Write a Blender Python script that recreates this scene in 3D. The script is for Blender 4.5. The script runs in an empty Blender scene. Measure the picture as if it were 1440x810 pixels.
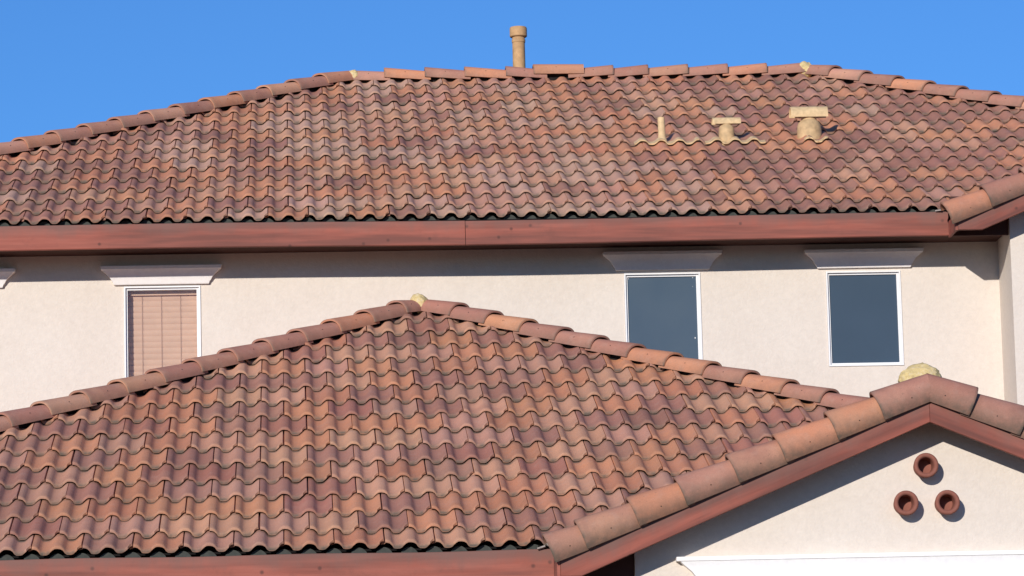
import bpy, bmesh, math, random
from mathutils import Vector, Matrix
random.seed(7)
scene = bpy.context.scene

# ------------------------------------------------------------------ camera
cam_d = bpy.data.cameras.new("camera")
cam = bpy.data.objects.new("camera", cam_d)
scene.collection.objects.link(cam)
R_ = Vector((0.998387, -0.05128232, -0.02436242))
U_ = Vector((0.01607639, -0.15618983, 0.98759622))
F_ = Vector((0.05445139, 0.98639488, 0.15511346))
m = Matrix((( R_.x, U_.x, -F_.x), (R_.y, U_.y, -F_.y), (R_.z, U_.z, -F_.z))).to_4x4()
m.translation = Vector((-0.7792831, -23.09596215, -2.21815217))
cam.matrix_world = m
cam_d.sensor_width = 36.0
cam_d.lens = 5572.03 / 1440 * 36.0
cam_d.clip_start = 0.5
cam_d.clip_end = 4000
scene.camera = cam

# ------------------------------------------------------------------ light
SUN_TRAVEL = Vector((0.42, 1.0, -0.31)).normalized()
to_sun = -SUN_TRAVEL
elev = math.asin(to_sun.z)
azim = math.atan2(to_sun.x, to_sun.y)
world = bpy.data.worlds.new("World")
scene.world = world
world.use_nodes = True
wn = world.node_tree
wn.nodes.clear()
sky = wn.nodes.new('ShaderNodeTexSky')
sky.sky_type = 'NISHITA'
sky.sun_disc = False
sky.sun_elevation = elev
sky.sun_rotation = azim
sky.altitude = 300
sky.air_density = 1.0
sky.dust_density = 0.0
sky.ozone_density = 4.0
tintn = wn.nodes.new('ShaderNodeMix')
tintn.data_type = 'RGBA'
tintn.blend_type = 'MULTIPLY'
tintn.inputs[0].default_value = 1.0
tintn.inputs[7].default_value = (0.475, 0.82, 1.25, 1)
bg = wn.nodes.new('ShaderNodeBackground')
bg.inputs[1].default_value = 0.10
wo = wn.nodes.new('ShaderNodeOutputWorld')
wn.links.new(sky.outputs[0], tintn.inputs[6])
wn.links.new(tintn.outputs[2], bg.inputs[0])
wn.links.new(bg.outputs[0], wo.inputs[0])

sun_d = bpy.data.lights.new("sun", 'SUN')
sun_d.energy = 4.0
sun_d.angle = math.radians(0.5)
sun_d.color = (1.0, 0.94, 0.87)
sun = bpy.data.objects.new("sun", sun_d)
scene.collection.objects.link(sun)
sun.rotation_euler = SUN_TRAVEL.to_track_quat('-Z', 'Y').to_euler()
sun.location = (-20, -40, 20)

vs = scene.view_settings
vs.view_transform = 'Standard'
vs.look = 'None'
vs.exposure = 0.05
vs.gamma = 1.0
vs.use_curve_mapping = False
scene.cycles.max_bounces = 6

# ------------------------------------------------------------------ helpers
def link(o, parent=None):
    scene.collection.objects.link(o)
    if parent is not None:
        o.parent = parent
    return o

def empty(name, label, cat, loc=(0, 0, 0), group=None):
    o = bpy.data.objects.new(name, None)
    o.location = loc
    o.empty_display_size = 0.2
    link(o)
    o["label"] = label
    o["category"] = cat
    if group:
        o["group"] = group
    return o

def mesh_obj(name, bm, mats, parent=None, smooth=True, angle=35, at=(0, 0, 0)):
    """bmesh in world coordinates -> one mesh object, its origin at the parent's"""
    me = bpy.data.meshes.new(name)
    off = Vector(at)
    if parent is not None:
        off = Vector(at)
        p = parent
        while p is not None:
            off = off + Vector(p.location)
            p = p.parent
    if off.length > 0:
        bmesh.ops.translate(bm, verts=bm.verts, vec=-off)
    bm.to_mesh(me)
    bm.free()
    if not isinstance(mats, (list, tuple)):
        mats = [mats]
    for mt in mats:
        me.materials.append(mt)
    if smooth:
        me.shade_smooth()
        me.set_sharp_from_angle(angle=math.radians(angle))
    o = bpy.data.objects.new(name, me)
    return link(o, parent)

def box(bm, x0, x1, y0, y1, z0, z1, mi=0):
    v = [bm.verts.new(p) for p in ((x0, y0, z0), (x1, y0, z0), (x1, y1, z0), (x0, y1, z0),
                                   (x0, y0, z1), (x1, y0, z1), (x1, y1, z1), (x0, y1, z1))]
    for f in ((0, 1, 5, 4), (1, 2, 6, 5), (2, 3, 7, 6), (3, 0, 4, 7), (4, 5, 6, 7), (3, 2, 1, 0)):
        fc = bm.faces.new([v[i] for i in f])
        fc.material_index = mi
    return v

def prism_xz(bm, pts, y0, y1, mi=0):
    """polygon in x,z (counter-clockwise seen from -y) extruded from y0 to y1"""
    a = [bm.verts.new((x, y0, z)) for x, z in pts]
    b = [bm.verts.new((x, y1, z)) for x, z in pts]
    n = len(pts)
    bm.faces.new(a).material_index = mi
    bm.faces.new(b[::-1]).material_index = mi
    for i in range(n):
        j = (i + 1) % n
        bm.faces.new((a[j], a[i], b[i], b[j])).material_index = mi

def tube(bm, prof, origin, axis, seg=28, mi=0, close=True):
    """lathe: prof = [(radius, height)] round an axis"""
    ax = Vector(axis).normalized()
    s = ax.cross(Vector((0, 1, 0.01)) if abs(ax.y) < .9 else Vector((0, 0, 1))).normalized()
    t = ax.cross(s)
    rings = []
    for r, h in prof:
        ring = []
        for k in range(seg):
            a = 2 * math.pi * k / seg
            ring.append(bm.verts.new(Vector(origin) + ax * h + (s * math.cos(a) + t * math.sin(a)) * max(r, 1e-4)))
        rings.append(ring)
    for i in range(len(rings) - 1):
        for k in range(seg):
            l = (k + 1) % seg
            bm.faces.new((rings[i][k], rings[i][l], rings[i + 1][l], rings[i + 1][k])).material_index = mi
    if close:
        bm.faces.new(rings[0][::-1]).material_index = mi
        bm.faces.new(rings[-1]).material_index = mi

# ------------------------------------------------------------------ materials
def new_mat(name):
    mt = bpy.data.materials.new(name)
    mt.use_nodes = True
    nt = mt.node_tree
    b = nt.nodes['Principled BSDF']
    return mt, nt, b

def N(nt, t, **kw):
    n = nt.nodes.new(t)
    for k, v in kw.items():
        setattr(n, k, v)
    return n

def coords(nt, scale=(1, 1, 1), kind='Object'):
    tc = N(nt, 'ShaderNodeTexCoord')
    mp = N(nt, 'ShaderNodeMapping')
    mp.inputs['Scale'].default_value = scale
    nt.links.new(tc.outputs[kind], mp.inputs[0])
    return mp.outputs[0]

def noise(nt, vec, scale, detail=4, rough=.55):
    n = N(nt, 'ShaderNodeTexNoise')
    n.inputs['Scale'].default_value = scale
    n.inputs['Detail'].default_value = detail
    n.inputs['Roughness'].default_value = rough
    nt.links.new(vec, n.inputs['Vector'])
    return n.outputs['Fac']

def ramp(nt, fac, stops):
    r = N(nt, 'ShaderNodeValToRGB')
    el = r.color_ramp.elements
    while len(el) > 1:
        el.remove(el[-1])
    el[0].position = stops[0][0]
    el[0].color = tuple(stops[0][1]) + (1,) if len(stops[0][1]) == 3 else stops[0][1]
    for p, c in stops[1:]:
        e = el.new(p)
        e.color = tuple(c) + (1,)
    nt.links.new(fac, r.inputs[0])
    return r.outputs[0]

def mix(nt, fac, a, b, mode='MIX'):
    n = N(nt, 'ShaderNodeMix', data_type='RGBA', blend_type=mode)
    for sock, v in ((n.inputs[0], fac), (n.inputs[6], a), (n.inputs[7], b)):
        if isinstance(v, (int, float)):
            sock.default_value = v
        elif isinstance(v, tuple):
            sock.default_value = v + (1,) if len(v) == 3 else v
        else:
            nt.links.new(v, sock)
    return n.outputs[2]

def bump(nt, b, h, strength=.3, dist=.01):
    n = N(nt, 'ShaderNodeBump')
    n.inputs['Strength'].default_value = strength
    n.inputs['Distance'].default_value = dist
    nt.links.new(h, n.inputs['Height'])
    nt.links.new(n.outputs[0], b.inputs['Normal'])

def g3(v):
    return (v, v, v)

def clay_mat(name):
    """glazed-less concrete/clay tile: colour from per-tile attributes, weathering from noise"""
    mt, nt, b = new_mat(name)
    v = coords(nt)
    a1 = N(nt, 'ShaderNodeAttribute', attribute_name='tint').outputs['Color']
    a2 = N(nt, 'ShaderNodeAttribute', attribute_name='tint_b').outputs['Color']
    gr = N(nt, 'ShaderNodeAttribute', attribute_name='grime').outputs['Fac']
    n1 = noise(nt, v, 5.0, 3)
    f1 = ramp(nt, n1, [(.42, g3(0)), (.62, g3(1))])
    c = mix(nt, f1, a1, a2)
    # chalky bloom in soft patches
    n2 = noise(nt, v, 16, 5, .65)
    f2 = ramp(nt, n2, [(.50, g3(0)), (.80, g3(.28))])
    c = mix(nt, f2, c, (.52, .37, .29))
    # fine grit
    n3 = noise(nt, v, 130, 3, .7)
    f3 = ramp(nt, n3, [(.3, g3(.88)), (.65, g3(1.05))])
    c = mix(nt, 1.0, c, f3, 'MULTIPLY')
    # dark specks of lichen
    n4 = noise(nt, v, 55, 2, .5)
    f4 = ramp(nt, n4, [(.69, g3(0)), (.76, g3(.35))])
    c = mix(nt, f4, c, (.10, .075, .06))
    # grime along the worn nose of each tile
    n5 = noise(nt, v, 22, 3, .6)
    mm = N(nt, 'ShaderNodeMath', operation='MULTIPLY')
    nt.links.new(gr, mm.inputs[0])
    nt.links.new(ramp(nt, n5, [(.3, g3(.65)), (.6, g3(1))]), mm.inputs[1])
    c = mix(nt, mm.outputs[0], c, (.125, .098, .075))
    nt.links.new(c, b.inputs['Base Color'])
    b.inputs['Roughness'].default_value = .82
    b.inputs['Specular IOR Level'].default_value = .25
    hs = N(nt, 'ShaderNodeMath', operation='ADD')
    nt.links.new(n3, hs.inputs[0])
    nt.links.new(n2, hs.inputs[1])
    bump(nt, b, hs.outputs[0], .35, .004)
    return mt

def wood_mat(name, base, dark, pale, top_z=None, rot=0.0):
    mt, nt, b = new_mat(name)
    m0 = N(nt, 'ShaderNodeMapping')
    m0.inputs['Rotation'].default_value = (0, rot, 0)
    nt.links.new(N(nt, 'ShaderNodeTexCoord').outputs['Object'], m0.inputs[0])
    v0 = m0.outputs[0]
    m1 = N(nt, 'ShaderNodeMapping')
    m1.inputs['Scale'].default_value = (1, 14, 14)
    nt.links.new(v0, m1.inputs[0])
    v = m1.outputs[0]
    n1 = noise(nt, v, 2.2, 5, .6)
    c = mix(nt, ramp(nt, n1, [(.3, g3(0)), (.7, g3(1))]), base, pale)
    n2 = noise(nt, v, .7, 3, .6)
    c = mix(nt, ramp(nt, n2, [(.42, g3(0)), (.62, g3(.8))]), c, dark)
    # knots
    vo = N(nt, 'ShaderNodeTexVoronoi')
    vo.voronoi_dimensions = '2D'
    vo.inputs['Scale'].default_value = 3.2
    sx = N(nt, 'ShaderNodeSeparateXYZ')
    cx_ = N(nt, 'ShaderNodeCombineXYZ')
    nt.links.new(v0, sx.inputs[0])
    nt.links.new(sx.outputs[0], cx_.inputs[0])
    nt.links.new(sx.outputs[2], cx_.inputs[1])
    nt.links.new(cx_.outputs[0], vo.inputs['Vector'])
    c = mix(nt, ramp(nt, vo.outputs['Distance'], [(.0, g3(.85)), (.025, g3(.6)), (.05, g3(0))]), c, (.08, .035, .028))
    n6 = noise(nt, v0, 9, 4, .7)
    c = mix(nt, ramp(nt, n6, [(.55, g3(0)), (.75, g3(.35))]), c, dark)
    if top_z is not None:
        # rain-washed soot from the tile edge, in uneven tongues
        sp = N(nt, 'ShaderNodeSeparateXYZ')
        nt.links.new(v0, sp.inputs[0])
        md = N(nt, 'ShaderNodeMath', operation='MULTIPLY_ADD')
        md.inputs[1].default_value = -5.0
        md.inputs[2].default_value = top_z * 5.0
        nt.links.new(sp.outputs[2], md.inputs[0])
        ad = N(nt, 'ShaderNodeMath', operation='ADD')
        n7 = noise(nt, coords(nt, (3, 3, 1.0)), 1.4, 4, .65)
        nt.links.new(md.outputs[0], ad.inputs[0])
        nt.links.new(n7, ad.inputs[1])
        c = mix(nt, ramp(nt, ad.outputs[0], [(.55, g3(.8)), (1.15, g3(0))]), c, (.19, .105, .085))
    nt.links.new(c, b.inputs['Base Color'])
    b.inputs['Roughness'].default_value = .7
    b.inputs['Specular IOR Level'].default_value = .25
    bump(nt, b, n1, .25, .003)
    return mt

def stucco_mat(name, col, col2, amp=.5):
    mt, nt, b = new_mat(name)
    v = coords(nt)
    n1 = noise(nt, v, 2.2, 5, .6)
    c = mix(nt, ramp(nt, n1, [(.35, g3(0)), (.7, g3(1))]), col, col2)
    n2 = noise(nt, v, 26, 5, .7)
    c = mix(nt, 1.0, c, ramp(nt, n2, [(.25, g3(.93)), (.7, g3(1.03))]), 'MULTIPLY')
    n8 = noise(nt, coords(nt, (4, 4, .7)), 1.6, 4, .6)
    c = mix(nt, ramp(nt, n8, [(.6, g3(0)), (.8, g3(.07))]), c, (.42, .33, .27))
    nt.links.new(c, b.inputs['Base Color'])
    b.inputs['Roughness'].default_value = .9
    b.inputs['Specular IOR Level'].default_value = .15
    n3 = noise(nt, v, 60, 4, .65)
    ad = N(nt, 'ShaderNodeMath', operation='MULTIPLY_ADD')
    ad.inputs[1].default_value = .9
    nt.links.new(noise(nt, v, 11, 3, .6), ad.inputs[0])
    nt.links.new(n3, ad.inputs[2])
    bump(nt, b, ad.outputs[0], amp, .006)
    return mt

def plain_mat(name, col, rough=.6, spec=.3, var=.08, nscale=18, bstr=.1):
    mt, nt, b = new_mat(name)
    v = coords(nt)
    n = noise(nt, v, nscale, 4, .6)
    c = mix(nt, 1.0, tuple(col), ramp(nt, n, [(.3, g3(1 - var)), (.7, g3(1 + var))]), 'MULTIPLY')
    nt.links.new(c, b.inputs['Base Color'])
    b.inputs['Roughness'].default_value = rough
    b.inputs['Specular IOR Level'].default_value = spec
    bump(nt, b, n, bstr, .002)
    return mt

M_TILE = clay_mat('clay_tile')
M_WOOD = wood_mat('fascia_paint', (.29, .085, .058), (.15, .060, .046), (.37, .118, .082), top_z=None)
M_WOOD_UP = wood_mat('fascia_paint_upper', (.29, .085, .058), (.15, .060, .046), (.37, .118, .082), top_z=2.70 - (-3.65))
M_WOOD_LO = wood_mat('fascia_paint_lower', (.29, .085, .058), (.15, .060, .046), (.37, .118, .082), top_z=-.15 - (-3.65))
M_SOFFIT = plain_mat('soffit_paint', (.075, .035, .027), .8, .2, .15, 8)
M_STUCCO = stucco_mat('stucco_cream', (.695, .61, .525), (.725, .645, .56))
M_STUCCO_W = stucco_mat('stucco_trim_white', (.87, .85, .83), (.90, .88, .86), .2)
M_CORNICE = stucco_mat('stucco_cornice', (.84, .79, .755), (.87, .82, .785), .3)
M_VINYL = plain_mat('white_vinyl', (.80, .79, .78), .4, .4, .03)
M_STOP = plain_mat('bird_stop_grey', (.060, .064, .058), .9, .1, .2, 30)
M_DECK = plain_mat('roof_felt_black', (.018, .016, .016), .95, .1, .2, 20)
M_SIDE = plain_mat('clay_side_slope', (.33, .17, .12), .85, .2, .3, 6)
M_TAN = plain_mat('tan_vent_paint', (.64, .46, .25), .65, .3, .20, 26)
M_TAN3 = plain_mat('tan_stack_paint', (.52, .355, .185), .7, .3, .24, 20)
M_TAN2 = plain_mat('ochre_pipe_paint', (.50, .30, .14), .7, .3, .22, 14)
M_PIPE = plain_mat('terracotta_pipe', (.255, .098, .070), .8, .2, .12, 40)
M_HOLE = plain_mat('dark_hole', (.02, .016, .015), .9, .1)
M_FOIL = plain_mat('torn_felt_edge', (.26, .22, .19), .6, .4, .2, 60)

def mortar_mat():
    mt, nt, b = new_mat('yellow_mortar')
    v = coords(nt)
    n1 = noise(nt, v, 28, 5, .7)
    c = ramp(nt, n1, [(.3, (.44, .34, .17)), (.5, (.66, .50, .22)), (.72, (.70, .58, .38))])
    nt.links.new(c, b.inputs['Base Color'])
    b.inputs['Roughness'].default_value = .95
    bump(nt, b, n1, .8, .01)
    return mt
M_MORTAR = mortar_mat()

def pane_mat():
    mt, nt, b = new_mat('dark_sun_screen_glass')
    v = coords(nt)
    n = noise(nt, v, 3.0, 3, .5)
    c = ramp(nt, n, [(.3, (.048, .080, .118)), (.7, (.062, .094, .128))])
    nt.links.new(c, b.inputs['Base Color'])
    b.inputs['Roughness'].default_value = .35
    b.inputs['Specular IOR Level'].default_value = .35
    return mt
M_PANE = pane_mat()
M_PANE_B = plain_mat('blue_sun_screen_glass', (.046, .072, .104), .3, .35, .05, 3, 0)

def clear_mat():
    mt = bpy.data.materials.new('clear_glass')
    mt.use_nodes = True
    nt = mt.node_tree
    nt.nodes.clear()
    t = N(nt, 'ShaderNodeBsdfTransparent')
    t.inputs[0].default_value = (.92, .94, .95, 1)
    gl = N(nt, 'ShaderNodeBsdfGlossy')
    gl.inputs['Roughness'].default_value = .02
    fr = N(nt, 'ShaderNodeFresnel')
    fr.inputs[0].default_value = 1.45
    mx = N(nt, 'ShaderNodeMixShader')
    o = N(nt, 'ShaderNodeOutputMaterial')
    nt.links.new(fr.outputs[0], mx.inputs[0])
    nt.links.new(t.outputs[0], mx.inputs[1])
    nt.links.new(gl.outputs[0], mx.inputs[2])
    nt.links.new(mx.outputs[0], o.inputs[0])
    return mt
M_GLASS = clear_mat()
M_BLIND = plain_mat('peach_blind', (.76, .46, .31), .6, .3, .05, 10)
M_CORD = plain_mat('blind_cord', (.34, .18, .13), .8, .2)
M_ROOM = plain_mat('room_dark', (.05, .06, .08), .9, .1)

def ground_mat():
    mt, nt, b = new_mat('dry_lawn_and_paving')
    v = coords(nt)
    n1 = noise(nt, v, .35, 5, .6)
    c = ramp(nt, n1, [(.35, (.13, .085, .050)), (.6, (.18, .115, .075)), (.75, (.23, .165, .12))])
    nt.links.new(c, b.inputs['Base Color'])
    b.inputs['Roughness'].default_value = .95
    bump(nt, b, noise(nt, v, 20, 4), .5, .03)
    return mt

# ------------------------------------------------------------------ constants
W = .29            # tile cover width
EY = .33           # course, measured on plan
P = .4167          # pitch 5:12
PHI = math.atan(P)
CP, SP = math.cos(PHI), math.sin(PHI)
ES = EY / CP
AMP = .033
GZ = -3.65         # ground level

LOW = Vector((0.0, 0.0, 0.0))
UPP = Vector((0.1903, 5.1314, 2.8365))

def sl(O, u, s, n):
    return Vector((O.x + u, O.y + s * CP - n * SP, O.z + s * SP + n * CP))

_kp = [(0, 1), (32, .965), (54, .82), (67, .56), (76, .29), (84, .11), (94, .03), (112, 0), (134, .02), (154, .17), (176, .55), (195, .88), (210, 1)]
def _smooth():
    """periodic Catmull-Rom through the key heights"""
    out = []
    n = len(_kp) - 1
    for i in range(n):
        x1, p1 = _kp[i]
        x2, p2 = _kp[i + 1]
        x0, p0 = (_kp[i - 1] if i else (_kp[n - 1][0] - 210, _kp[n - 1][1]))
        x3, p3 = (_kp[i + 2] if i + 2 <= n else (_kp[1][0] + 210, _kp[1][1]))
        m1, m2 = (p2 - p0) / (x2 - x0), (p3 - p1) / (x3 - x1)
        for q in range(6):
            f = q / 6
            h = x2 - x1
            out.append((x1 + f * h, (2*f**3 - 3*f*f + 1) * p1 + (f**3 - 2*f*f + f) * h * m1 + (-2*f**3 + 3*f*f) * p2 + (f**3 - f*f) * h * m2))
    return out + [(210, 1)]
PROFILE = _smooth()

def wave(u):
    t = ((u + .008) / (W / 2)) % 1.0 * 210
    for (a, ha), (b, hb) in zip(PROFILE, PROFILE[1:]):
        if t <= b:
            f = (t - a) / (b - a)
            return AMP * (ha + (hb - ha) * f) - AMP
    return 0.0

# ------------------------------------------------------------------ ground
bm = bmesh.new()
S = 3000
vv = [bm.verts.new(p) for p in ((-S, -S, GZ), (S, -S, GZ), (S, S, GZ), (-S, S, GZ))]
bm.faces.new(vv)
g = mesh_obj('ground', bm, ground_mat(), smooth=False)
g['kind'] = 'structure'

# ------------------------------------------------------------------ the two buildings
HOUSE_ORG = Vector((0.8, 5.4, GZ))
WING_ORG = Vector((0.0, 0.3, GZ))
house = empty('house', 'tall cream stucco house with windows and a long hipped clay tile roof against the sky', 'house', HOUSE_ORG)
wing = empty('house_wing', 'low front building with pointed hip roof of red clay tiles and a stucco gable', 'house wing', WING_ORG)

# colours (linear)
ORANGE = (.64, .275, .14)
ORANGE2 = (.57, .23, .122)
PEACH = (.65, .335, .20)
CREAM = (.60, .36, .25)
PINK = (.57, .29, .195)
MAUVE = (.40, .180, .128)
MAUVE2 = (.34, .150, .110)
RED = (.42, .165, .115)
BROWN = (.45, .215, .145)

def jit(c, a=.08):
    c = tuple(.82 * x + .18 * y for x, y in zip(c, (.49, .235, .155)))
    k = 1.07 + random.uniform(-a, a)
    return tuple(min(1, max(.02, x * k * (1 + random.uniform(-a * .35, a * .35)))) for x in c)

def pick(table):
    t = sum(w for w, _ in table)
    r = random.uniform(0, t)
    for w, c in table:
        r -= w
        if r <= 0:
            return c
    return table[-1][1]

def pal_upper(x, s):
    # bleached pink and cream in the lower middle, purplish on the left and the right
    mid = math.exp(-((x - .6) / 1.3) ** 2) * max(0, min(1, 1.25 - s / 4.2))
    rt = max(0, min(1, (x - 1.6) / 1.6))
    lf = max(0, min(1, (-.9 - x) / 1.5))
    return pick([(1.6, ORANGE), (.8 * (1 - .3 * mid), ORANGE2), (max(.04, .75 + 2.3 * mid - .75 * rt), CREAM), (.9 + 1.2 * mid - .3 * rt, PINK), (.7 + .8 * mid, PEACH),
                 (1.1 + 2.2 * rt + 1.2 * lf - .8 * mid, MAUVE), (.2 + 1.5 * rt + .4 * lf, MAUVE2)])

def pal_lower(x, s):
    return pick([(2.3, PEACH), (1.8, ORANGE), (1.1, ORANGE2), (1.6, PINK), (1.7, MAUVE), (.9, RED), (.8, BROWN), (.3, MAUVE2)])

def tile_field(name, parent, O, u0, u1, rows, pal, clips, skip=()):
    bm = bmesh.new()
    tA = bm.verts.layers.float_color.new('tint')
    tB = bm.verts.layers.float_color.new('tint_b')
    tG = bm.verts.layers.float.new('grime')
    NX = 25
    for k in range(rows):
        ph = (k % 2) * W / 2
        i0 = int(math.floor((u0 - ph) / W))
        i1 = int(math.ceil((u1 - ph) / W))
        for i in range(i0, i1):
            ub = i * W + ph
            xc, sc_ = O.x + ub + W / 2, k * ES
            A = jit(pal(xc, sc_))
            B = jit(pal(xc, sc_) if random.random() < .35 else PINK if random.random() < .4 else A)
            B = tuple(.72 * a + .28 * b for a, b in zip(A, B))
            du, ds, dn = random.gauss(0, .0013), random.gauss(0, .0035), abs(random.gauss(0, .0012))
            if random.random() < .025:
                ds -= .018
            if k == 0:
                ds += .22 * ES
            rot = random.gauss(0, .006)
            if random.random() < .03:
                rot += random.choice([-1, 1]) * .03
                dn += .003
            tilt = random.gauss(0, .0025)
            # columns: interlock lip, then the rounded body
            cols = [(-.022, -.019), (.0010, -.019), (.0022, -.003)]
            for q in range(NX):
                cols.append((.0050 + (W - .0110) * q / (NX - 1), 0))
            cols.append((W - .0040, -.003))
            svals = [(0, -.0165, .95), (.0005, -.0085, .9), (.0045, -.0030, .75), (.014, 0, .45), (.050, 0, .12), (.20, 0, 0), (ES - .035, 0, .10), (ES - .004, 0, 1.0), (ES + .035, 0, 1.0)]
            grid = []
            for ci, (cx, cd) in enumerate(cols):
                line = []
                # the corner next to the joint is cut away
                cut = 0
                if cx > W - .028:
                    cut = .026 * min(1, (cx - (W - .028)) / .014)
                lip = 0.05 if ci < 2 else 0
                for (sv, sd, gv) in svals:
                    s_ = (k - 1) * ES + min(sv, sv + 0) + (ds if sv < .3 or k else 0) + (cut * (1 - min(1, sv / .2))) + lip * (1 - min(1, sv / .2))
                    s_ += rot * (cx - W / 2)
                    t = (s_ - (k - 1) * ES) / ES
                    n_ = wave(cx) + .027 * (1 - t) + cd + sd * (1.0 + .35 * min(1, max(0, (-wave(cx) / AMP - .55) / .38))) + dn + tilt * (cx / W - .5) * (1 - t)
                    vt = bm.verts.new(sl(O, ub + cx + du, s_, n_))
                    vt[tA] = A + (1,)
                    vt[tB] = B + (1,)
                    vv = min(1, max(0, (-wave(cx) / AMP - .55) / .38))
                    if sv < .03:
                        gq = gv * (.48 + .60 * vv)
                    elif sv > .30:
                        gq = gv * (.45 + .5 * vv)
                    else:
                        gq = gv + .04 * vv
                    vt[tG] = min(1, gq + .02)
                    line.append(vt)
                # underside
                for sv in (ES + .035, .0):
                    s_ = (k - 1) * ES + sv + (ds if sv < .3 or k else 0) + (cut if sv == 0 else 0) + (lip if sv == 0 else 0)
                    t = (s_ - (k - 1) * ES) / ES
                    n_ = wave(cx) + .027 * (1 - t) + cd - .0172 + dn
                    vt = bm.verts.new(sl(O, ub + cx + du, s_, n_))
                    vt[tA] = A + (1,)
                    vt[tB] = B + (1,)
                    vt[tG] = .6
                    line.append(vt)
                grid.append(line)
            L = len(grid[0])
            for a in range(len(grid) - 1):
                for b_ in range(L):
                    c_ = (b_ + 1) % L
                    bm.faces.new((grid[a][b_], grid[a + 1][b_], grid[a + 1][c_], grid[a][c_]))
            bm.faces.new(grid[0])
            bm.faces.new(grid[-1][::-1])
    for co, no in clips:   # keep the side the normal points away from
        geom = bm.verts[:] + bm.edges[:] + bm.faces[:]
        bmesh.ops.bisect_plane(bm, geom=geom, plane_co=co, plane_no=no, clear_outer=True, clear_inner=False)
    bmesh.ops.recalc_face_normals(bm, faces=bm.faces)
    return mesh_obj(name, bm, M_TILE, parent, True, 42)

def cap_tile(name, parent, A, B, col, hw=.116, hh=.102, roll=0.0, lift=.013, taper=.87, over=.06, clip=None, nail=True, legs=0.0):
    """barrel cap from its raised lower end A to the end B that slips under the next one"""
    A, B = Vector(A), Vector(B)
    ax = (B - A).normalized()
    B = B + ax * over
    side = ax.cross(Vector((0, 0, 1))).normalized()
    up = side.cross(ax)
    ca, sa = math.cos(roll), math.sin(roll)
    side, up = side * ca + up * sa, up * ca - side * sa
    yaw = random.gauss(0, .006)
    bm = bmesh.new()
    tA = bm.verts.layers.float_color.new('tint')
    tB = bm.verts.layers.float_color.new('tint_b')
    tG = bm.verts.layers.float.new('grime')
    col = jit(col, .08)
    colb = tuple(.6 * a + .4 * b for a, b in zip(col, jit(random.choice([PINK, MAUVE, PEACH]), .1)))
    Ln = (B - A).length
    NA = 22
    stations = [(0, -.010, .0), (0, -.003, .55), (.003, 0, .5), (.02, 0, .15), (Ln * .33, 0, 0), (Ln * .66, 0, 0), (Ln, 0, 0)]
    th = .015
    loops = []
    def pt(a, d, sc, inset, li):
        w_, h_ = hw * sc + inset, hh * sc + inset
        x = w_ * math.copysign(abs(math.cos(a)) ** .85, math.cos(a))
        y = h_ * math.sin(a) ** .9 if math.sin(a) > 0 else 0
        return A + ax * d + side * (x + yaw * (d - Ln / 2)) + up * (y + li)
    for q in range(NA):
        a = math.pi * q / (NA - 1)
        ln = []
        edge_g = (1.0 if roll else .6) * max(0, 1 - min(q, NA - 1 - q) / (11.0 if roll else 5.0))
        for d, ins, gv in stations:
            f = d / Ln
            ln.append((pt(a, d, 1 - (1 - taper) * f, ins, lift * (1 - f)), min(1, gv + edge_g * .8)))
        for d in (Ln, 0):
            f = d / Ln
            ln.append((pt(a, d, 1 - (1 - taper) * f, -th, lift * (1 - f)), .6))
        row = []
        for p, gv in ln:
            vt = bm.verts.new(p)
            vt[tA] = col + (1,)
            vt[tB] = colb + (1,)
            vt[tG] = gv
            row.append(vt)
        loops.append(row)
    L = len(loops[0])
    for a in range(NA - 1):
        for b_ in range(L):
            c_ = (b_ + 1) % L
            bm.faces.new((loops[a][b_], loops[a + 1][b_], loops[a + 1][c_], loops[a][c_]))
    bm.faces.new(loops[0])
    bm.faces.new(loops[-1][::-1])
    for c in (clip or []):
        bmesh.ops.bisect_plane(bm, geom=bm.verts[:] + bm.edges[:] + bm.faces[:], plane_co=c[0], plane_no=c[1], clear_outer=True)
    bmesh.ops.recalc_face_normals(bm, faces=bm.faces)
    if nail:
        a = math.radians(random.choice([35, 42, 140, 145]) + random.uniform(-5, 5))
        if roll:
            a = math.radians(30) if math.cos(roll) > 0 else a
        for a in (math.radians(35), math.radians(145)):
            p = pt(a, Ln * .45, 1 - (1 - taper) * .45, .0, lift * .55)
            r0 = bmesh.ops.create_icosphere(bm, subdivisions=1, radius=.0042, matrix=Matrix.Translation(p))
            for v_ in r0['verts']:
                v_[tA] = (.05, .035, .03, 1)
                v_[tB] = (.05, .035, .03, 1)
                v_[tG] = 0
    return mesh_obj(name, bm, M_TILE, parent, True, 50)

def mortar(name, parent, c, r, sc=(1, 1, 1), seed=0, label=None):
    bm = bmesh.new()
    bmesh.ops.create_icosphere(bm, subdivisions=4, radius=1.0)
    rnd = random.Random(seed)
    offs = [(Vector((rnd.uniform(-1, 1), rnd.uniform(-1, 1), rnd.uniform(-1, 1))).normalized(), rnd.uniform(-.14, .12)) for _ in range(26)]
    from mathutils import noise as mnoise
    for v_ in bm.verts:
        d = v_.co.normalized()
        k = 1 + sum(a * max(0, d.dot(o)) ** 8 for o, a in offs) + .10 * mnoise.noise(d * 4 + Vector((seed, 0, 0))) + .05 * mnoise.noise(d * 11 + Vector((0, seed, 0)))
        v_.co = Vector(c) + Vector((d.x * sc[0], d.y * sc[1], d.z * sc[2])) * r * k
    o = mesh_obj(name, bm, M_MORTAR, parent)
    if label:
        o['label'] = label
    return o

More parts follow.
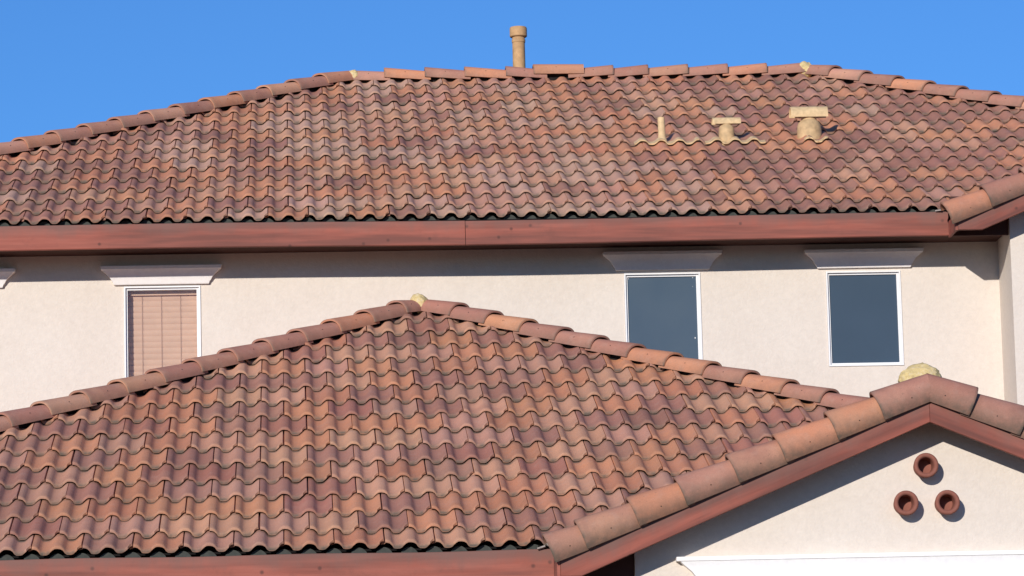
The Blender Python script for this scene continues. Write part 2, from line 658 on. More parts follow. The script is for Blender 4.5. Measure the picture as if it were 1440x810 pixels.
def bird_stop(parent, O, u0, u1, y, z0):
    bm = bmesh.new()
    n = int((u1 - u0) / .006)
    prev = None
    for q in range(n + 1):
        u = u0 + (u1 - u0) * q / n
        c = .5 + .5 * math.cos(2 * math.pi * (u + .004) / (W / 2))
        z = z0 + .036 * max(0, (c - .25) / .75) ** .6
        vs_ = [bm.verts.new((O.x + u, y, z0 - .03)), bm.verts.new((O.x + u, y, z)), bm.verts.new((O.x + u, y + .03, z)), bm.verts.new((O.x + u, y + .03, z0 - .03))]
        if prev:
            for a, b_ in ((0, 1), (1, 2), (2, 3), (3, 0)):
                bm.faces.new((prev[a], vs_[a], vs_[b_], prev[b_]))
        else:
            bm.faces.new(vs_[::-1])
        prev = vs_
    bm.faces.new(prev)
    bmesh.ops.recalc_face_normals(bm, faces=bm.faces)
    return mesh_obj('bird_stop', bm, M_STOP, parent, True, 60)

def board(name, parent, xs, y0, y1, zb, zt, mat, parts=1):
    """long fascia board following slightly wavy bottom/top lines given as [(x, dz)]"""
    bm = bmesh.new()
    prev = None
    for x, dz in xs:
        b4 = 0.004
        vs_ = [bm.verts.new(p) for p in ((x, y0 + b4, zb + dz), (x, y0, zb + dz + b4), (x, y0, zt + dz - b4), (x, y0 + b4, zt + dz), (x, y1, zt + dz), (x, y1, zb + dz))]
        n = len(vs_)
        if prev:
            for a in range(n):
                b_ = (a + 1) % n
                bm.faces.new((prev[a], vs_[a], vs_[b_], prev[b_]))
        else:
            bm.faces.new(vs_[::-1])
        prev = vs_
    bm.faces.new(prev)
    bmesh.ops.recalc_face_normals(bm, faces=bm.faces)
    return mesh_obj(name, bm, mat, parent, True, 30)

def wall_with_openings(bm, x0, x1, z0, z1, y, holes, depth):
    xs = sorted(set([x0, x1] + [h[0] for h in holes] + [h[1] for h in holes]))
    zs = sorted(set([z0, z1] + [h[2] for h in holes] + [h[3] for h in holes]))
    for a in range(len(xs) - 1):
        for b_ in range(len(zs) - 1):
            cx, cz = (xs[a] + xs[a + 1]) / 2, (zs[b_] + zs[b_ + 1]) / 2
            if any(h[0] < cx < h[1] and h[2] < cz < h[3] for h in holes):
                continue
            bm.faces.new([bm.verts.new(p) for p in ((xs[a], y, zs[b_]), (xs[a + 1], y, zs[b_]), (xs[a + 1], y, zs[b_ + 1]), (xs[a], y, zs[b_ + 1]))])
    for h in holes:
        c = ((h[0], h[2]), (h[1], h[2]), (h[1], h[3]), (h[0], h[3]))
        for q in range(4):
            p, r = c[q], c[(q + 1) % 4]
            bm.faces.new([bm.verts.new(t) for t in ((p[0], y, p[1]), (p[0], y + depth, p[1]), (r[0], y + depth, r[1]), (r[0], y, r[1]))])
    bmesh.ops.remove_doubles(bm, verts=bm.verts, dist=1e-4)

def cornice(name, parent, xc, hw, y, ztop, h, prof, mat, right_open=None):
    """moulded stucco head: prof = [(height fraction, projection, side flare)] from bottom to top, mitred returns"""
    bm = bmesh.new()
    rings = []
    for f, out, fl in prof:
        z = ztop - h + h * f
        rings.append([bm.verts.new(p) for p in ((xc - hw - fl, y, z), (xc - hw - fl, y - out, z), (xc + hw + fl, y - out, z), (xc + hw + fl, y, z))])
    for a in range(len(rings) - 1):
        for b_ in range(3):
            bm.faces.new((rings[a][b_], rings[a][b_ + 1], rings[a + 1][b_ + 1], rings[a + 1][b_]))
    bm.faces.new(rings[0])
    bm.faces.new(rings[-1][::-1])
    bmesh.ops.recalc_face_normals(bm, faces=bm.faces)
    return mesh_obj(name, bm, mat, parent, True, 40)

# ================================================================== UPPER HOUSE
YW = 5.371
FY = 4.881          # front of the eave fascia
RIDGE_Y = 9.75
RXL, RXR = -.30, 3.60
ridge_z = UPP.z + P * (RIDGE_Y - UPP.y)
GAB_L, GAB_Y = 3.93, 4.581     # left end and front plane of the right-hand gable
EZ = UPP.z + P * (-.33)

# walls
W1 = (-2.025, -1.470, 1.45, 2.314)
W2 = (1.611, 2.170, 1.63, 2.352)
W3 = (3.092, 3.643, 1.640, 2.343)
W0 = (-3.50, -2.945, 1.45, 2.314)
bm = bmesh.new()
wall_with_openings(bm, -8.5, 4.37, GZ, 2.62, YW, [W1, W2, W3, W0], .20)
for a, b_ in (((-8.5, 5.371), (-8.5, 14.1)), ((-8.5, 14.1), (11.6, 14.1)), ((11.6, 14.1), (11.6, 5.371))):
    bm.faces.new([bm.verts.new(p) for p in ((a[0], a[1], GZ), (b_[0], b_[1], GZ), (b_[0], b_[1], 2.62), (a[0], a[1], 2.62))])
wall = mesh_obj('wall', bm, M_STUCCO, house, True, 20)
# gable wing wall at the right
GPX = 6.55
bm = bmesh.new()
gz0 = 2.62
pk = gz0 + .4167 * (GPX - 4.37)
prism_xz(bm, [(4.37, GZ), (2 * GPX - 4.37, GZ), (2 * GPX - 4.37, 2.67), (GPX, 2.67 + P * (GPX - 4.37)), (4.37, 2.67)], 4.86, 5.45)
bmesh.ops.recalc_face_normals(bm, faces=bm.faces)
o = mesh_obj('gable_wall', bm, M_STUCCO, house, True, 20)

# roof structure under the tiles
def hip_deck(parent, name, ey, xl, xr, rl, rr, ry, by, O, low):
    """closed hipped body below the tiles"""
    bm = bmesh.new()
    def z(y):
        return O.z + P * (y - O.y) - low
    ze = z(ey)
    e = [bm.verts.new(p) for p in ((xl, ey, ze), (xr, ey, ze), (xr, by, ze), (xl, by, ze))]
    r = [bm.verts.new((rl, ry, z(ry))), bm.verts.new((rr, ry, z(ry)))]
    bm.faces.new((e[0], e[1], r[1], r[0]))
    for f in ((e[1], e[2], r[1]), (e[2], e[3], r[0], r[1]), (e[3], e[0], r[0])):
        bm.faces.new(f).material_index = 1
    bm.faces.new(e[::-1])
    return mesh_obj(name, bm, [M_DECK, M_SIDE], parent, False)

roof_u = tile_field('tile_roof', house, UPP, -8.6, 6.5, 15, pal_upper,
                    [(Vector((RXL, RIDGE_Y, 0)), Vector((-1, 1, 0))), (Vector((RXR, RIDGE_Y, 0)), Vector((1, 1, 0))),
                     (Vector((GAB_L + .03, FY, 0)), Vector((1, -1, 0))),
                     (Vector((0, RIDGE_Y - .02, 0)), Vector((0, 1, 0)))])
# eave plan corners of the deck
exl = RXL - (RIDGE_Y - 4.86)
exr = RXR + (RIDGE_Y - 4.86)
hip_deck(roof_u, 'roof_deck', 4.90, RXL - (RIDGE_Y - 4.90), RXR + (RIDGE_Y - 4.90), RXL, RXR, RIDGE_Y, 14.6, UPP, .062)

# left hip caps, from the eave up to the ridge end
def hip_pt(x, apex_x, apex_y, sgn, O, dz=0.0):
    y = apex_y - abs(x - apex_x)
    return Vector((x, y, O.z + P * (y - O.y) + dz))

HZ = -.014
def hip_caps(parent, xs, ax_, ay, O, cols, last_x=None):
    for i in range(len(xs)):
        lo = xs[i]
        hi = xs[i + 1] if i + 1 < len(xs) else last_x
        cap_tile('hip_cap', parent, hip_pt(lo, ax_, ay, 1, O, HZ), hip_pt(hi, ax_, ay, 1, O, HZ - .006), cols[i % len(cols)],
                 over=.06 if i + 1 < len(xs) else .0)

xs = [-.549 - .2345 * n for n in range(17)][::-1]
cols = [MAUVE, PINK, MAUVE, MAUVE, ORANGE2, PINK, ORANGE2, MAUVE, MAUVE, MAUVE, PINK, MAUVE2, ORANGE2, MAUVE, PEACH, MAUVE, ORANGE2]
hip_caps(roof_u, xs, RXL, RIDGE_Y, UPP, cols[:17], RXL - .01)
xs = [3.806 + .2285 * n for n in range(17)][::-1]
cols = [MAUVE, PINK, MAUVE, ORANGE2, MAUVE, PINK, MAUVE2, ORANGE, MAUVE, PEACH, MAUVE, BROWN, MAUVE, ORANGE, MAUVE2, PINK, MAUVE][:17]
hip_caps(roof_u, xs, RXR, RIDGE_Y, UPP, cols, RXR + .01)

# ridge caps: two runs lapped away from one saddle cap that lies over both
rz = ridge_z - .034
def rp(x, dz=0):
    return Vector((x, RIDGE_Y, rz + dz))
rid = [(-.29, -.007, PINK), (-.007, .335, ORANGE), (.335, .672, MAUVE), (.672, 1.021, ORANGE), (1.021, 1.32, MAUVE)]
for i, (a, b_, c) in enumerate(rid):
    cap_tile('ridge_cap', roof_u, rp(a, .0), rp(b_, -.004), c, lift=.020 if i else .0, over=.05)
for a, b_, c in [(1.937, 1.60, BROWN), (2.233, 1.937, MAUVE), (2.572, 2.233, MAUVE), (2.911, 2.572, BROWN), (3.244, 2.911, ORANGE2), (3.57, 3.244, MAUVE)]:
    cap_tile('ridge_cap', roof_u, rp(a, .0), rp(b_, -.004), c, lift=.018, over=.05)
cap_tile('ridge_cap', roof_u, rp(1.256, .028), rp(1.684, .030), ORANGE, lift=.004, over=0, taper=.97)
# batten under ridge and hips
def batten(parent, A, B, w_=.05, h=.09, down=.10):
    A, B = Vector(A), Vector(B)
    ax = (B - A).normalized()
    s_ = ax.cross(Vector((0, 0, 1))).normalized() * w_
    bm = bmesh.new()
    vs_ = []
    for p in (A, B):
        for sx_, zz in ((-1, -down), (1, -down), (1, h - down), (-1, h - down)):
            vs_.append(bm.verts.new(p + s_ * sx_ + Vector((0, 0, zz))))
    for f in ((0, 1, 2, 3), (7, 6, 5, 4), (0, 4, 5, 1), (1, 5, 6, 2), (2, 6, 7, 3), (3, 7, 4, 0)):
        bm.faces.new([vs_[i] for i in f])
    bmesh.ops.recalc_face_normals(bm, faces=bm.faces)
    return mesh_obj('batten', bm, M_DECK, parent, False)
batten(roof_u, rp(RXL), rp(RXR), .05, .14, .10)
batten(roof_u, hip_pt(-4.6, RXL, RIDGE_Y, 1, UPP), hip_pt(RXL, RXL, RIDGE_Y, 1, UPP), .045, .11, .09)
batten(roof_u, hip_pt(7.6, RXR, RIDGE_Y, 1, UPP), hip_pt(RXR, RXR, RIDGE_Y, 1, UPP), .045, .11, .09)
mortar('mortar', roof_u, (RXL + .035, RIDGE_Y - .055, ridge_z + .008), .060, (.9, 1.1, .9), 3)
mortar('mortar', roof_u, (RXR - .02, RIDGE_Y - .045, ridge_z + .012), .074, (1.0, 1.0, 1.0), 5)

# eave: fascia boards, soffit, bird stop
sag = lambda x: -.010 * math.exp(-((x - .44) / 1.6) ** 2) - .003 * math.sin(x * 1.3)
xsL = [(-8.6 + (.438 + 8.6) * i / 30, 0) for i in range(31)]
xsR = [(.442 + (GAB_L - .442) * i / 14, 0) for i in range(15)]
board('fascia_board', house, [(x, sag(x)) for x, _ in xsL], FY, FY + .036, 2.512, 2.688, M_WOOD_UP)
board('fascia_board', house, [(x, sag(x)) for x, _ in xsR], FY - .002, FY + .036, 2.512, 2.686, M_WOOD_UP)
bm = bmesh.new()
box(bm, -8.6, 4.36, FY + .036, YW + .02, 2.545, 2.565)
mesh_obj('soffit', bm, M_SOFFIT, house, False)
bird_stop(roof_u, UPP, -8.6, 3.74, FY + .05, 2.688)

def gable(parent, roof, xl, xb, zb, yg, ymain, px, back, capx_l, capx_r, cols_l, cols_r, cap_dz, slope_l, deep_soffit):
    """projecting gable: rake boards, eave board running back, rake caps, roof slabs"""
    pkz = zb + P * (px - xb)
    org = parent.location
    xr = 2 * px - xl
    H = .152
    for side in (0, 1):
        bm = bmesh.new()
        pts = [(xl + .020, zb), (xb, zb), (px, pkz), (px, pkz + H), (xb, zb + H), (xl + .020, zb + H - P * (xb - xl - .02))]
        if side:
            pts = [(2 * px - x, z) for x, z in pts][::-1]
        y0 = yg + (0.0 if side == 0 else .002)
        prism_xz(bm, pts, y0, yg + .036)
        bmesh.ops.recalc_face_normals(bm, faces=bm.faces)
        bmesh.ops.bevel(bm, geom=[e for e in bm.edges if e.calc_length() > .1], offset=.003, segments=1, affect='EDGES')
        th_ = PHI if side == 0 else -PHI
        top = -(px - org.x) * math.sin(th_) + (pkz + .145 - org.z) * math.cos(th_)
        mat = wood_mat('rake_paint', (.25, .070, .048), (.12, .048, .038), (.34, .105, .072), top_z=top, rot=th_)
        mesh_obj('rake_board', bm, mat, parent, True, 30)
    # eave boards running back to the main fascia
    zt = zb + H - P * (xb - xl) + .01
    bm = bmesh.new()
    box(bm, xl, xl + .018, yg + .002, ymain + .02, zb - .002, zt + .03)
    mesh_obj('eave_board', bm, M_WOOD, parent, False)
    # roof slabs
    bm = bmesh.new()
    t = .05
    zz = lambda x: zb + H - .012 - P * (xb - x)
    y0 = yg + .04
    for s_, ya, yb, a in ((0, y0, ymain + .02, xl + .02), (1, y0, ymain + .02, xl + .02), (0, ymain + .022, back, xb + .10), (1, ymain + .022, back, xb + .10)):
        b_ = px
        pts = [(a, zz(a) - t), (b_, zz(b_) - t), (b_, zz(b_)), (a, zz(a))]
        if s_:
            pts = [(2 * px - x, z) for x, z in pts][::-1]
        prism_xz(bm, pts, ya, yb, 0)
    bmesh.ops.recalc_face_normals(bm, faces=bm.faces)
    mesh_obj('gable_deck', bm, M_SOFFIT, parent, False)
    # rake caps
    r = .112
    roll = math.radians(-40)
    def cz(x):
        if x <= px:
            return pkz + H - .04 + .084 - slope_l * (px - x) + cap_dz
        return pkz + H - .04 + .084 - P * (x - px) + cap_dz
    for i in range(len(capx_l) - 1):
        a, b_ = capx_l[i], capx_l[i + 1]
        lastc = i == len(capx_l) - 2
        cap_tile('rake_cap', roof, (a, yg + .060, cz(a)), (b_, yg + .060, cz(b_)), cols_l[i % len(cols_l)], hw=r, hh=r, roll=roll,
                 lift=.026, taper=.83, over=.05 if not lastc else .12,
                 clip=[(Vector((px, 0, 0)), Vector((1, 0, 0)))] if lastc else None)
    for i in range(len(capx_r) - 1):
        a, b_ = capx_r[i + 1], capx_r[i]
        cap_tile('rake_cap', roof, (a, yg + .060, cz(a)), (b_, yg + .060, cz(b_)), cols_r[i % len(cols_r)], hw=r, hh=r, roll=-roll,
                 lift=.026, taper=.83, over=.05 if i else .12,
                 clip=[(Vector((px, 0, 0)), Vector((-1, 0, 0)))] if i == 0 else None)
    return pkz

upx = GPX
caps_l = [3.885, 4.175] + [4.175 + .285 * n for n in range(1, 9)]
caps_l = [x for x in caps_l if x < upx - .1] + [upx]
caps_r = [upx] + [upx + .29 * n for n in range(1, 10)]
gable(house, roof_u, 3.93, 4.125, 2.504, GAB_Y, FY, upx, 8.5, caps_l, caps_r, [ORANGE2, MAUVE, PINK, MAUVE, ORANGE2, MAUVE], [MAUVE, PINK, ORANGE, MAUVE], -.014, .4167, .3)
bm = bmesh.new()
box(bm, GAB_L + .02, 4.365, FY + .005, FY + .03, 2.512, 2.80)
mesh_obj('eave_return', bm, M_SOFFIT, house, False)

# window heads
PROF = [(0, .026, -.004), (.04, .031, .0), (.14, .032, .004), (.20, .035, .012), (.34, .040, .022), (.48, .048, .036), (.60, .056, .052), (.70, .066, .070), (.76, .072, .076), (.80, .078, .088), (.96, .080, .092), (1.0, .074, .088)]
def head(xc, ztop, label=None, hw=.345):
    o = cornice('window_head', house, xc, hw, YW, ztop, .135, PROF, M_CORNICE)
    if label:
        o['label'] = label
    return o
head(-1.752, 2.458)
head(-3.240, 2.452)
head(1.895, 2.506)
head(3.374, 2.498)

# windows
def window(rect, blind=False, label=None):
    x0, x1, z0, z1 = rect
    bm = bmesh.new()
    y = YW
    def ring(a, b_, ya, yb):
        # rectangular frame ring between offset a and b_
        wr = b_ + (.003 if a > .005 else 0)
        for (p, q, r, s_) in ((x0 + a, x0 + b_, z0 + a, z1 - a), (x1 - wr, x1 - a, z0 + a, z1 - a)):
            box(bm, p, q, ya, yb, r, s_)
        box(bm, x0 + b_, x1 - wr, ya, yb, z0 + a, z0 + b_)
        box(bm, x0 + b_, x1 - wr, ya, yb, z1 - b_, z1 - a)
    ring(.001, .012, y - .010, y + .06)
    ring(.012, .026, y + .012, y + .06)
    f = mesh_obj('window', bm, M_VINYL, house, True, 30)
    if label:
        f['label'] = label
    bm = bmesh.new()
    box(bm, x0 + .024, x1 - .024, y + .026, y + .030, z0 + .024, z1 - .024)
    mesh_obj('pane', bm, M_GLASS if blind else (M_PANE_B if 'square' in (label or '') else M_PANE), f, False)
    if blind:
        bm = bmesh.new()
        yb = y + .105
        zt = z1 - .055
        box(bm, x0 + .02, x1 - .02, yb - .028, yb + .02, zt, z1 - .02)
        z = zt - .02
        while z > z0:
            t_ = math.radians(101 + random.uniform(-1.5, 1.5))
            hw_ = .0245
            dy, dz = hw_ * math.cos(t_), hw_ * math.sin(t_)
            dx0 = random.uniform(-.002, .002)
            p = []
            for q in range(5):
                g_ = -1 + q * .5
                bow = .003 * (1 - g_ * g_)
                p.append((yb + dy * g_ - bow, z + dz * g_))
            a_ = [bm.verts.new((x0 + .026 + dx0, yy, zz)) for yy, zz in p]
            b__ = [bm.verts.new((x1 - .026 + dx0, yy, zz)) for yy, zz in p]
            a2 = [bm.verts.new((x0 + .026 + dx0, yy + .0025, zz)) for yy, zz in p]
            b2 = [bm.verts.new((x1 - .026 + dx0, yy + .0025, zz)) for yy, zz in p]
            for q in range(4):
                bm.faces.new((a_[q], b__[q], b__[q + 1], a_[q + 1]))
                bm.faces.new((a2[q + 1], b2[q + 1], b2[q], a2[q]))
            bm.faces.new((a_[0], a2[0], b2[0], b__[0]))
            bm.faces.new((a_[4], b__[4], b2[4], a2[4]))
            z -= .043
        for fx in (.25, .50, .75):
            xx = x0 + (x1 - x0) * fx - .01
            box(bm, xx - .0011, xx + .0011, yb - .0125, yb - .0105, z0, zt, 1)
        mesh_obj('blind', bm, [M_BLIND, M_CORD], f, True, 40)
        bm = bmesh.new()
        box(bm, x0 + .002, x1 - .002, y + .16, y + .19, z0 + .002, z1 - .002)
        mesh_obj('room_back', bm, M_ROOM, f, False)
    else:
        # pale specks where the screen is clipped and scuffed
        if label and 'middle' in label:
            for px_, pz_, r_ in ((x0 + .036, z1 - .036, .0025), (x1 - .052, z1 - .034, .003), (x1 - .055, z1 - .10, .0018), (x1 - .048, z1 - .48, .0045)):
                bm = bmesh.new()
                bmesh.ops.create_icosphere(bm, subdivisions=2, radius=r_, matrix=Matrix.Translation((px_, y + .025, pz_)) @ Matrix.Diagonal((.8, .4, 1.5, 1)))
                mesh_obj('screen_clip', bm, M_VINYL, f)
    return f
window(W0, True)
window(W1, True, 'white framed window with closed peach blinds')
window(W2, False, 'dark middle window half hidden by the roof in front')
window(W3, False, 'dark square window seen whole')

# ================================================================== LOWER WING
LAX, LAY = .11, 4.95
LFY = -.25
LG_L, LG_Y, LPX = .684, -.55, 2.862
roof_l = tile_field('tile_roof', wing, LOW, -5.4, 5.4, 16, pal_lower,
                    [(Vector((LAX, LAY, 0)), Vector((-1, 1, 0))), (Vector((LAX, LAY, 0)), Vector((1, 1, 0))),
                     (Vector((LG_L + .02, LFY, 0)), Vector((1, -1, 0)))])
bm = bmesh.new()
zt = lambda y: P * y - .062
ev = [bm.verts.new(p) for p in ((LAX - 5.15, -.20, zt(-.2)), (LAX + 5.15, -.20, zt(-.2)), (LAX + 5.15, YW - .004, zt(-.2)), (LAX - 5.15, YW - .004, zt(-.2)))]
rv = [bm.verts.new((LAX, LAY, zt(LAY))), bm.verts.new((LAX, YW - .004, zt(LAY)))]
bm.faces.new((ev[0], ev[1], rv[0]))
for f in ((ev[1], ev[2], rv[1], rv[0]), (ev[3], ev[0], rv[0], rv[1]), (ev[2], ev[3], rv[1])):
    bm.faces.new(f).material_index = 1
bm.faces.new(ev[::-1])
mesh_obj('roof_deck', bm, [M_DECK, M_SIDE], roof_l, False)

xs = [.067 - .05 - .2345 * n for n in range(1, 20)][::-1]
xs = [-2.433 + .2365 * n for n in range(-9, 11)]
cols = [MAUVE, ORANGE2, MAUVE, PINK, MAUVE, ORANGE, MAUVE, PINK, MAUVE, MAUVE2, ORANGE, PEACH, MAUVE, MAUVE, MAUVE, MAUVE, PINK, ORANGE, MAUVE, MAUVE]
cols = [MAUVE, ORANGE2, MAUVE, PINK, MAUVE, ORANGE, MAUVE, PINK, MAUVE, PINK, MAUVE, PEACH, MAUVE, MAUVE, MAUVE, MAUVE, MAUVE, ORANGE2, MAUVE, MAUVE]
hip_caps(roof_l, xs, LAX, LAY, LOW, cols, LAX - .06)
xs = [.377 + .2305 * n for n in range(20)][::-1]
cols = ([MAUVE, MAUVE, ORANGE, MAUVE, MAUVE, MAUVE, ORANGE, ORANGE, MAUVE, ORANGE, MAUVE, MAUVE] + [MAUVE] * 8)[::-1]
hip_caps(roof_l, xs, LAX, LAY, LOW, cols, LAX + .05)
batten(roof_l, hip_pt(-4.7, LAX, LAY, 1, LOW), hip_pt(LAX, LAX, LAY, 1, LOW), .045, .11, .09)
batten(roof_l, hip_pt(4.9, LAX, LAY, 1, LOW), hip_pt(LAX, LAX, LAY, 1, LOW), .045, .11, .09)
lz = P * LAY
mortar('mortar', roof_l, (LAX - .012, LAY - .06, lz + .008), .086, (.85, 1.0, .95), 11)
cap_tile('ridge_cap', roof_l, (LAX, LAY + .06, lz - .045), (LAX, YW - .01, lz - .045), MAUVE, over=0, lift=0)

board('fascia_board', wing, [(-5.1 + (LG_L + 5.1) * i / 30, .003 * math.sin(i * .9)) for i in range(31)], LFY, LFY + .036, -.342, -.160, M_WOOD_LO)
bm = bmesh.new()
box(bm, -5.1, 1.15, LFY + .036, .235, -.31, -.29)
mesh_obj('soffit', bm, M_SOFFIT, wing, False)
bm = bmesh.new()
box(bm, LG_L + .02, 1.15, LFY + .005, LFY + .03, -.342, -.07)
mesh_obj('eave_return', bm, M_SOFFIT, wing, False)
bird_stop(roof_l, LOW, -5.1, .60, LFY + .05, -.160)

caps_l = [.654, .839, 1.141, 1.418, 1.722, 1.997, 2.302, 2.574, 2.862]
caps_r = [2.862, 3.104, 3.393, 3.68, 3.97, 4.26, 4.55, 4.84, 5.08]
pkz = gable(wing, roof_l, LG_L, .823, -.343, LG_Y, LFY, LPX, 3.2, caps_l, caps_r,
      [BROWN, BROWN, ORANGE2, MAUVE, MAUVE, ORANGE2, ORANGE2, MAUVE], [MAUVE, MAUVE2, MAUVE, PINK, MAUVE], -.020, .4085, .3)
# ridge behind the gable peak, closed with mortar
gz = pkz + .152
cap_tile('ridge_cap', roof_l, (LPX, LG_Y + .22, gz + .035), (LPX, LG_Y + .60, gz + .035), MAUVE, hw=.11, hh=.10, over=.05, lift=0)
cap_tile('ridge_cap', roof_l, (LPX, LG_Y + .55, gz + .04), (LPX, LG_Y + .95, gz + .04), ORANGE, hw=.11, hh=.10, over=.05)
mortar('mortar', roof_l, (LPX - .012, LG_Y + .22, gz + .128), .105, (1.22, .9, .84), 21)

# walls of the wing
bm = bmesh.new()
box(bm, -4.65, 1.153, .24, YW - .01, GZ, -.28)
mesh_obj('wall', bm, M_STUCCO, wing, True, 20)
bm = bmesh.new()
WY = -.27
cx = 1.153
wz = -.343 + .152 - .075 - P * (.823 - cx)
prism_xz(bm, [(cx, GZ), (2 * LPX - cx, GZ), (2 * LPX - cx, wz), (LPX, wz + P * (LPX - cx)), (cx, wz)], WY, .30)
bmesh.ops.recalc_face_normals(bm, faces=bm.faces)
mesh_obj('gable_wall', bm, M_STUCCO, wing, True, 20)
# white moulded band over the garage opening
hb = cornice('door_head', wing, LPX, LPX - 1.39 - .09, WY, -.226, .19, [(0, .050, -.06), (.30, .053, -.035), (.55, .056, .0), (.80, .060, .055), (.86, .064, .066), (.875, .070, .09), (1.0, .070, .09)], M_STUCCO_W)
hb['label'] = 'smooth white moulded band across the bottom of the gable wall'

# torn felt and metal at the two eave corners
def scraps(parent, x, y, z, seed):
    rnd = random.Random(seed)
    bm = bmesh.new()
    for i in range(3):
        c = Vector((x + (-.06, -.015, .0)[i], y - .02 - .01 * i, z + (.004, .022, .012)[i]))
        mt = Matrix.Translation(c) @ Matrix.Rotation(rnd.uniform(-.5, .5), 4, 'Y') @ Matrix.Rotation(rnd.uniform(-.4, .4), 4, 'X') @ Matrix.Rotation(rnd.uniform(-.5, .5), 4, 'Z')
        mt = mt @ Matrix.Diagonal(((.034, .016, .020)[i], .012, (.007, .016, .012)[i], 1))
        bmesh.ops.create_cube(bm, size=1.4, matrix=mt)
    mesh_obj('torn_flashing', bm, M_FOIL, parent, False)
scraps(roof_l, LG_L - .01, LFY, -.155, 4)
scraps(roof_u, GAB_L - .01, FY, 2.69, 9)

# ================================================================== THINGS ON THE ROOF
# tall pipe behind the ridge
def base_thing(name, label, cat, loc, group=None):
    return empty(name, label, cat, loc, group)

tx, ty = 1.161, 10.09
t = base_thing('vent_pipe', 'tall ochre vent pipe with a wide collar, standing against the sky behind the ridge', 'vent pipe', (tx, ty, 4.55))
bm = bmesh.new()
tube(bm, [(.054, 0), (.054, .575), (.058, .58), (.059, .60), (.054, .612), (.054, .64)], (tx, ty, 4.55), (0, 0, 1))
mesh_obj('pipe', bm, M_TAN2, t)
bm = bmesh.new()
tube(bm, [(.056, 5.176 - 4.55), (.070, 5.178 - 4.55), (.0745, 5.184 - 4.55), (.0745, 5.252 - 4.55), (.070, 5.262 - 4.55), (.056, 5.264 - 4.55), (.050, 5.250 - 4.55)], (tx, ty, 4.55), (0, 0, 1), 24)
mesh_obj('collar', bm, M_TAN2, t)

def flashing(parent, u0, u1, k, O, depth0=-.035, depth1=.05):
    """wavy painted apron lying over the nose of a course"""
    bm = bmesh.new()
    n = 46
    prev = None
    for q in range(n + 1):
        u = u0 + (u1 - u0) * q / n
        wv = wave(u)
        vs_ = []
        e = .004 * math.sin(q * .7)
        for s_, nn in ((k * ES + depth0 + e, .020), (k * ES + depth0 + e, .031), (k * ES + depth1, .029), (k * ES + depth1, .020)):
            vs_.append(bm.verts.new(sl(O, u, s_, wv + nn)))
        if prev:
            for a in range(4):
                b_ = (a + 1) % 4
                bm.faces.new((prev[a], vs_[a], vs_[b_], prev[b_]))
        else:
            bm.faces.new(vs_[::-1])
        prev = vs_
    bm.faces.new(prev)
    bmesh.ops.recalc_face_normals(bm, faces=bm.faces)
    return mesh_obj('flashing', bm, M_TAN, parent, True, 40)

def half_cap(parent, c, L, r, h):
    """horizontal barrel hood over a vent, open at both ends"""
    bm = bmesh.new()
    n = 18
    rows = []
    for x in (c[0] - L / 2, c[0] + L / 2):
        for rr in (1.0, .88):
            rows.append([bm.verts.new((x, c[1] - r * rr * math.cos(math.pi * (q / (n - 1)) * 1.10 - .25),
                                       c[2] + h * rr * math.sin(math.pi * (q / (n - 1)) * 1.10 - .25))) for q in range(n)])
    o0, i0, o1, i1 = rows
    for q in range(n - 1):
        bm.faces.new((o0[q], o0[q + 1], o1[q + 1], o1[q]))
        bm.faces.new((i0[q], i1[q], i1[q + 1], i0[q + 1]))
        bm.faces.new((o0[q], i0[q], i0[q + 1], o0[q + 1]))
        bm.faces.new((o1[q], o1[q + 1], i1[q + 1], i1[q]))
    for q in (0, n - 1):
        bm.faces.new((o0[q], o1[q], i1[q], i0[q]))
    bmesh.ops.recalc_face_normals(bm, faces=bm.faces)
    return mesh_obj('hood', bm, M_TAN, parent, True, 40)

# slender stub
v1 = Vector((2.092, 7.15, 3.660))
t = base_thing('vent_pipe', 'slender tan stub pipe without a hood, leftmost of the three vents on the roof slope', 'vent pipe', v1, 'tan vents on the upper roof slope')
bm = bmesh.new()
tube(bm, [(.046, -.03), (.040, .015), (.030, .05), (.0285, .08), (.0285, .205), (.024, .207), (.022, .15)], v1, (-.02, 0, 1), 24)
mesh_obj('pipe', bm, M_TAN, t)
flashing(t, 1.87 - UPP.x, 2.375 - UPP.x, 6, UPP)
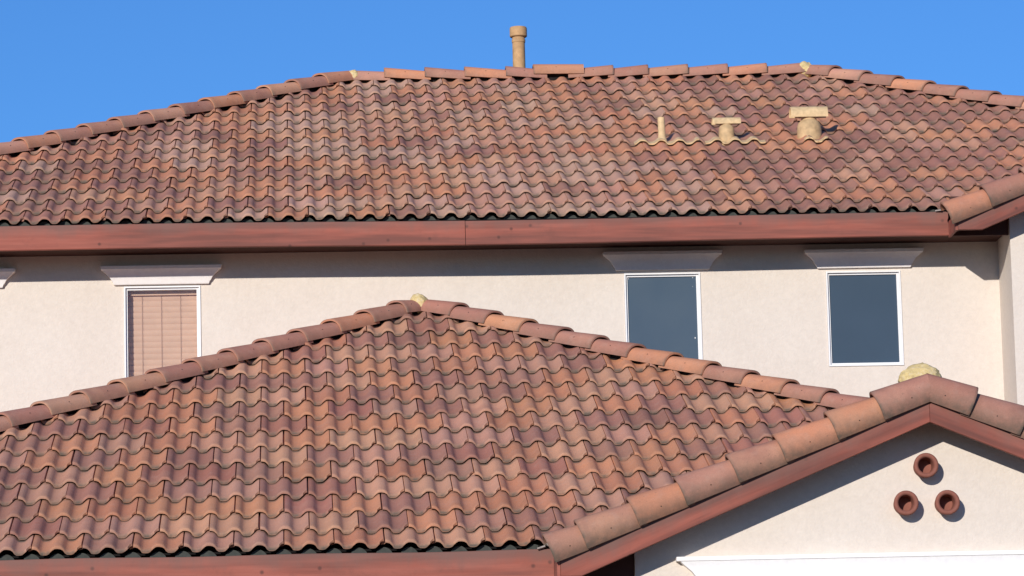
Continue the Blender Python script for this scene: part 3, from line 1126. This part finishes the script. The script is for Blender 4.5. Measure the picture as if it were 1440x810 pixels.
# hooded vent, small
v2 = Vector((2.600, 7.17, 3.650))
t = base_thing('roof_vent', 'small tan roof vent with T shaped hood, between the stub pipe and larger vent', 'roof vent', v2, 'tan vents on the upper roof slope')
bm = bmesh.new()
tube(bm, [(.063, -.05), (.062, .0), (.062, .10), (.060, .125), (.052, .142), (.042, .150), (.040, .18)], v2, (0, 0, 1), 30)
mesh_obj('stack', bm, M_TAN3, t)
half_cap(t, (v2.x, v2.y, v2.z + .168), .222, .045, .045)
flashing(t, 2.425 - UPP.x, 2.895 - UPP.x, 6, UPP)
# hooded vent, large
v3 = Vector((3.265, 7.28, 3.675))
t = base_thing('roof_vent', 'large tan roof vent, stout round stack under a wide barrel hood, rightmost on the slope', 'roof vent', v3, 'tan vents on the upper roof slope')
bm = bmesh.new()
tube(bm, [(.100, -.08), (.098, .0), (.097, .09), (.094, .13), (.085, .155), (.070, .170), (.060, .178), (.058, .22)], v3, (0, 0, 1), 34)
mesh_obj('stack', bm, M_TAN3, t)
half_cap(t, (v3.x - .003, v3.y - .01, v3.z + .212), .292, .066, .074)
flashing(t, 3.20 - UPP.x, 3.385 - UPP.x, 6, UPP, -.03, .02)

# three clay pipes in the gable
def clay_pipe(x, z, label):
    loc = Vector((x, WY, z))
    t = empty('clay_pipe', label, 'clay pipe', loc, 'round clay pipes set in the gable wall')
    bm = bmesh.new()
    prof = [(.060, 0), (.062, .03), (.066, .075), (.0715, .095), (.0725, .108), (.070, .116), (.063, .121), (.054, .119), (.047, .112), (.0445, .100), (.044, .05), (.044, .012), (.0, .011)]
    tube(bm, prof, loc, (0, -1, 0), 40, close=False)
    bmesh.ops.recalc_face_normals(bm, faces=bm.faces)
    mesh_obj('pipe', bm, M_PIPE, t, True, 50)
    return t
clay_pipe(2.856, .274, 'terracotta pipe at the top of the triangle of three in the gable')
clay_pipe(2.731, .057, 'terracotta pipe at the lower left of the triangle of three in the gable')
clay_pipe(2.972, .056, 'terracotta pipe at the lower right of the triangle of three in the gable')
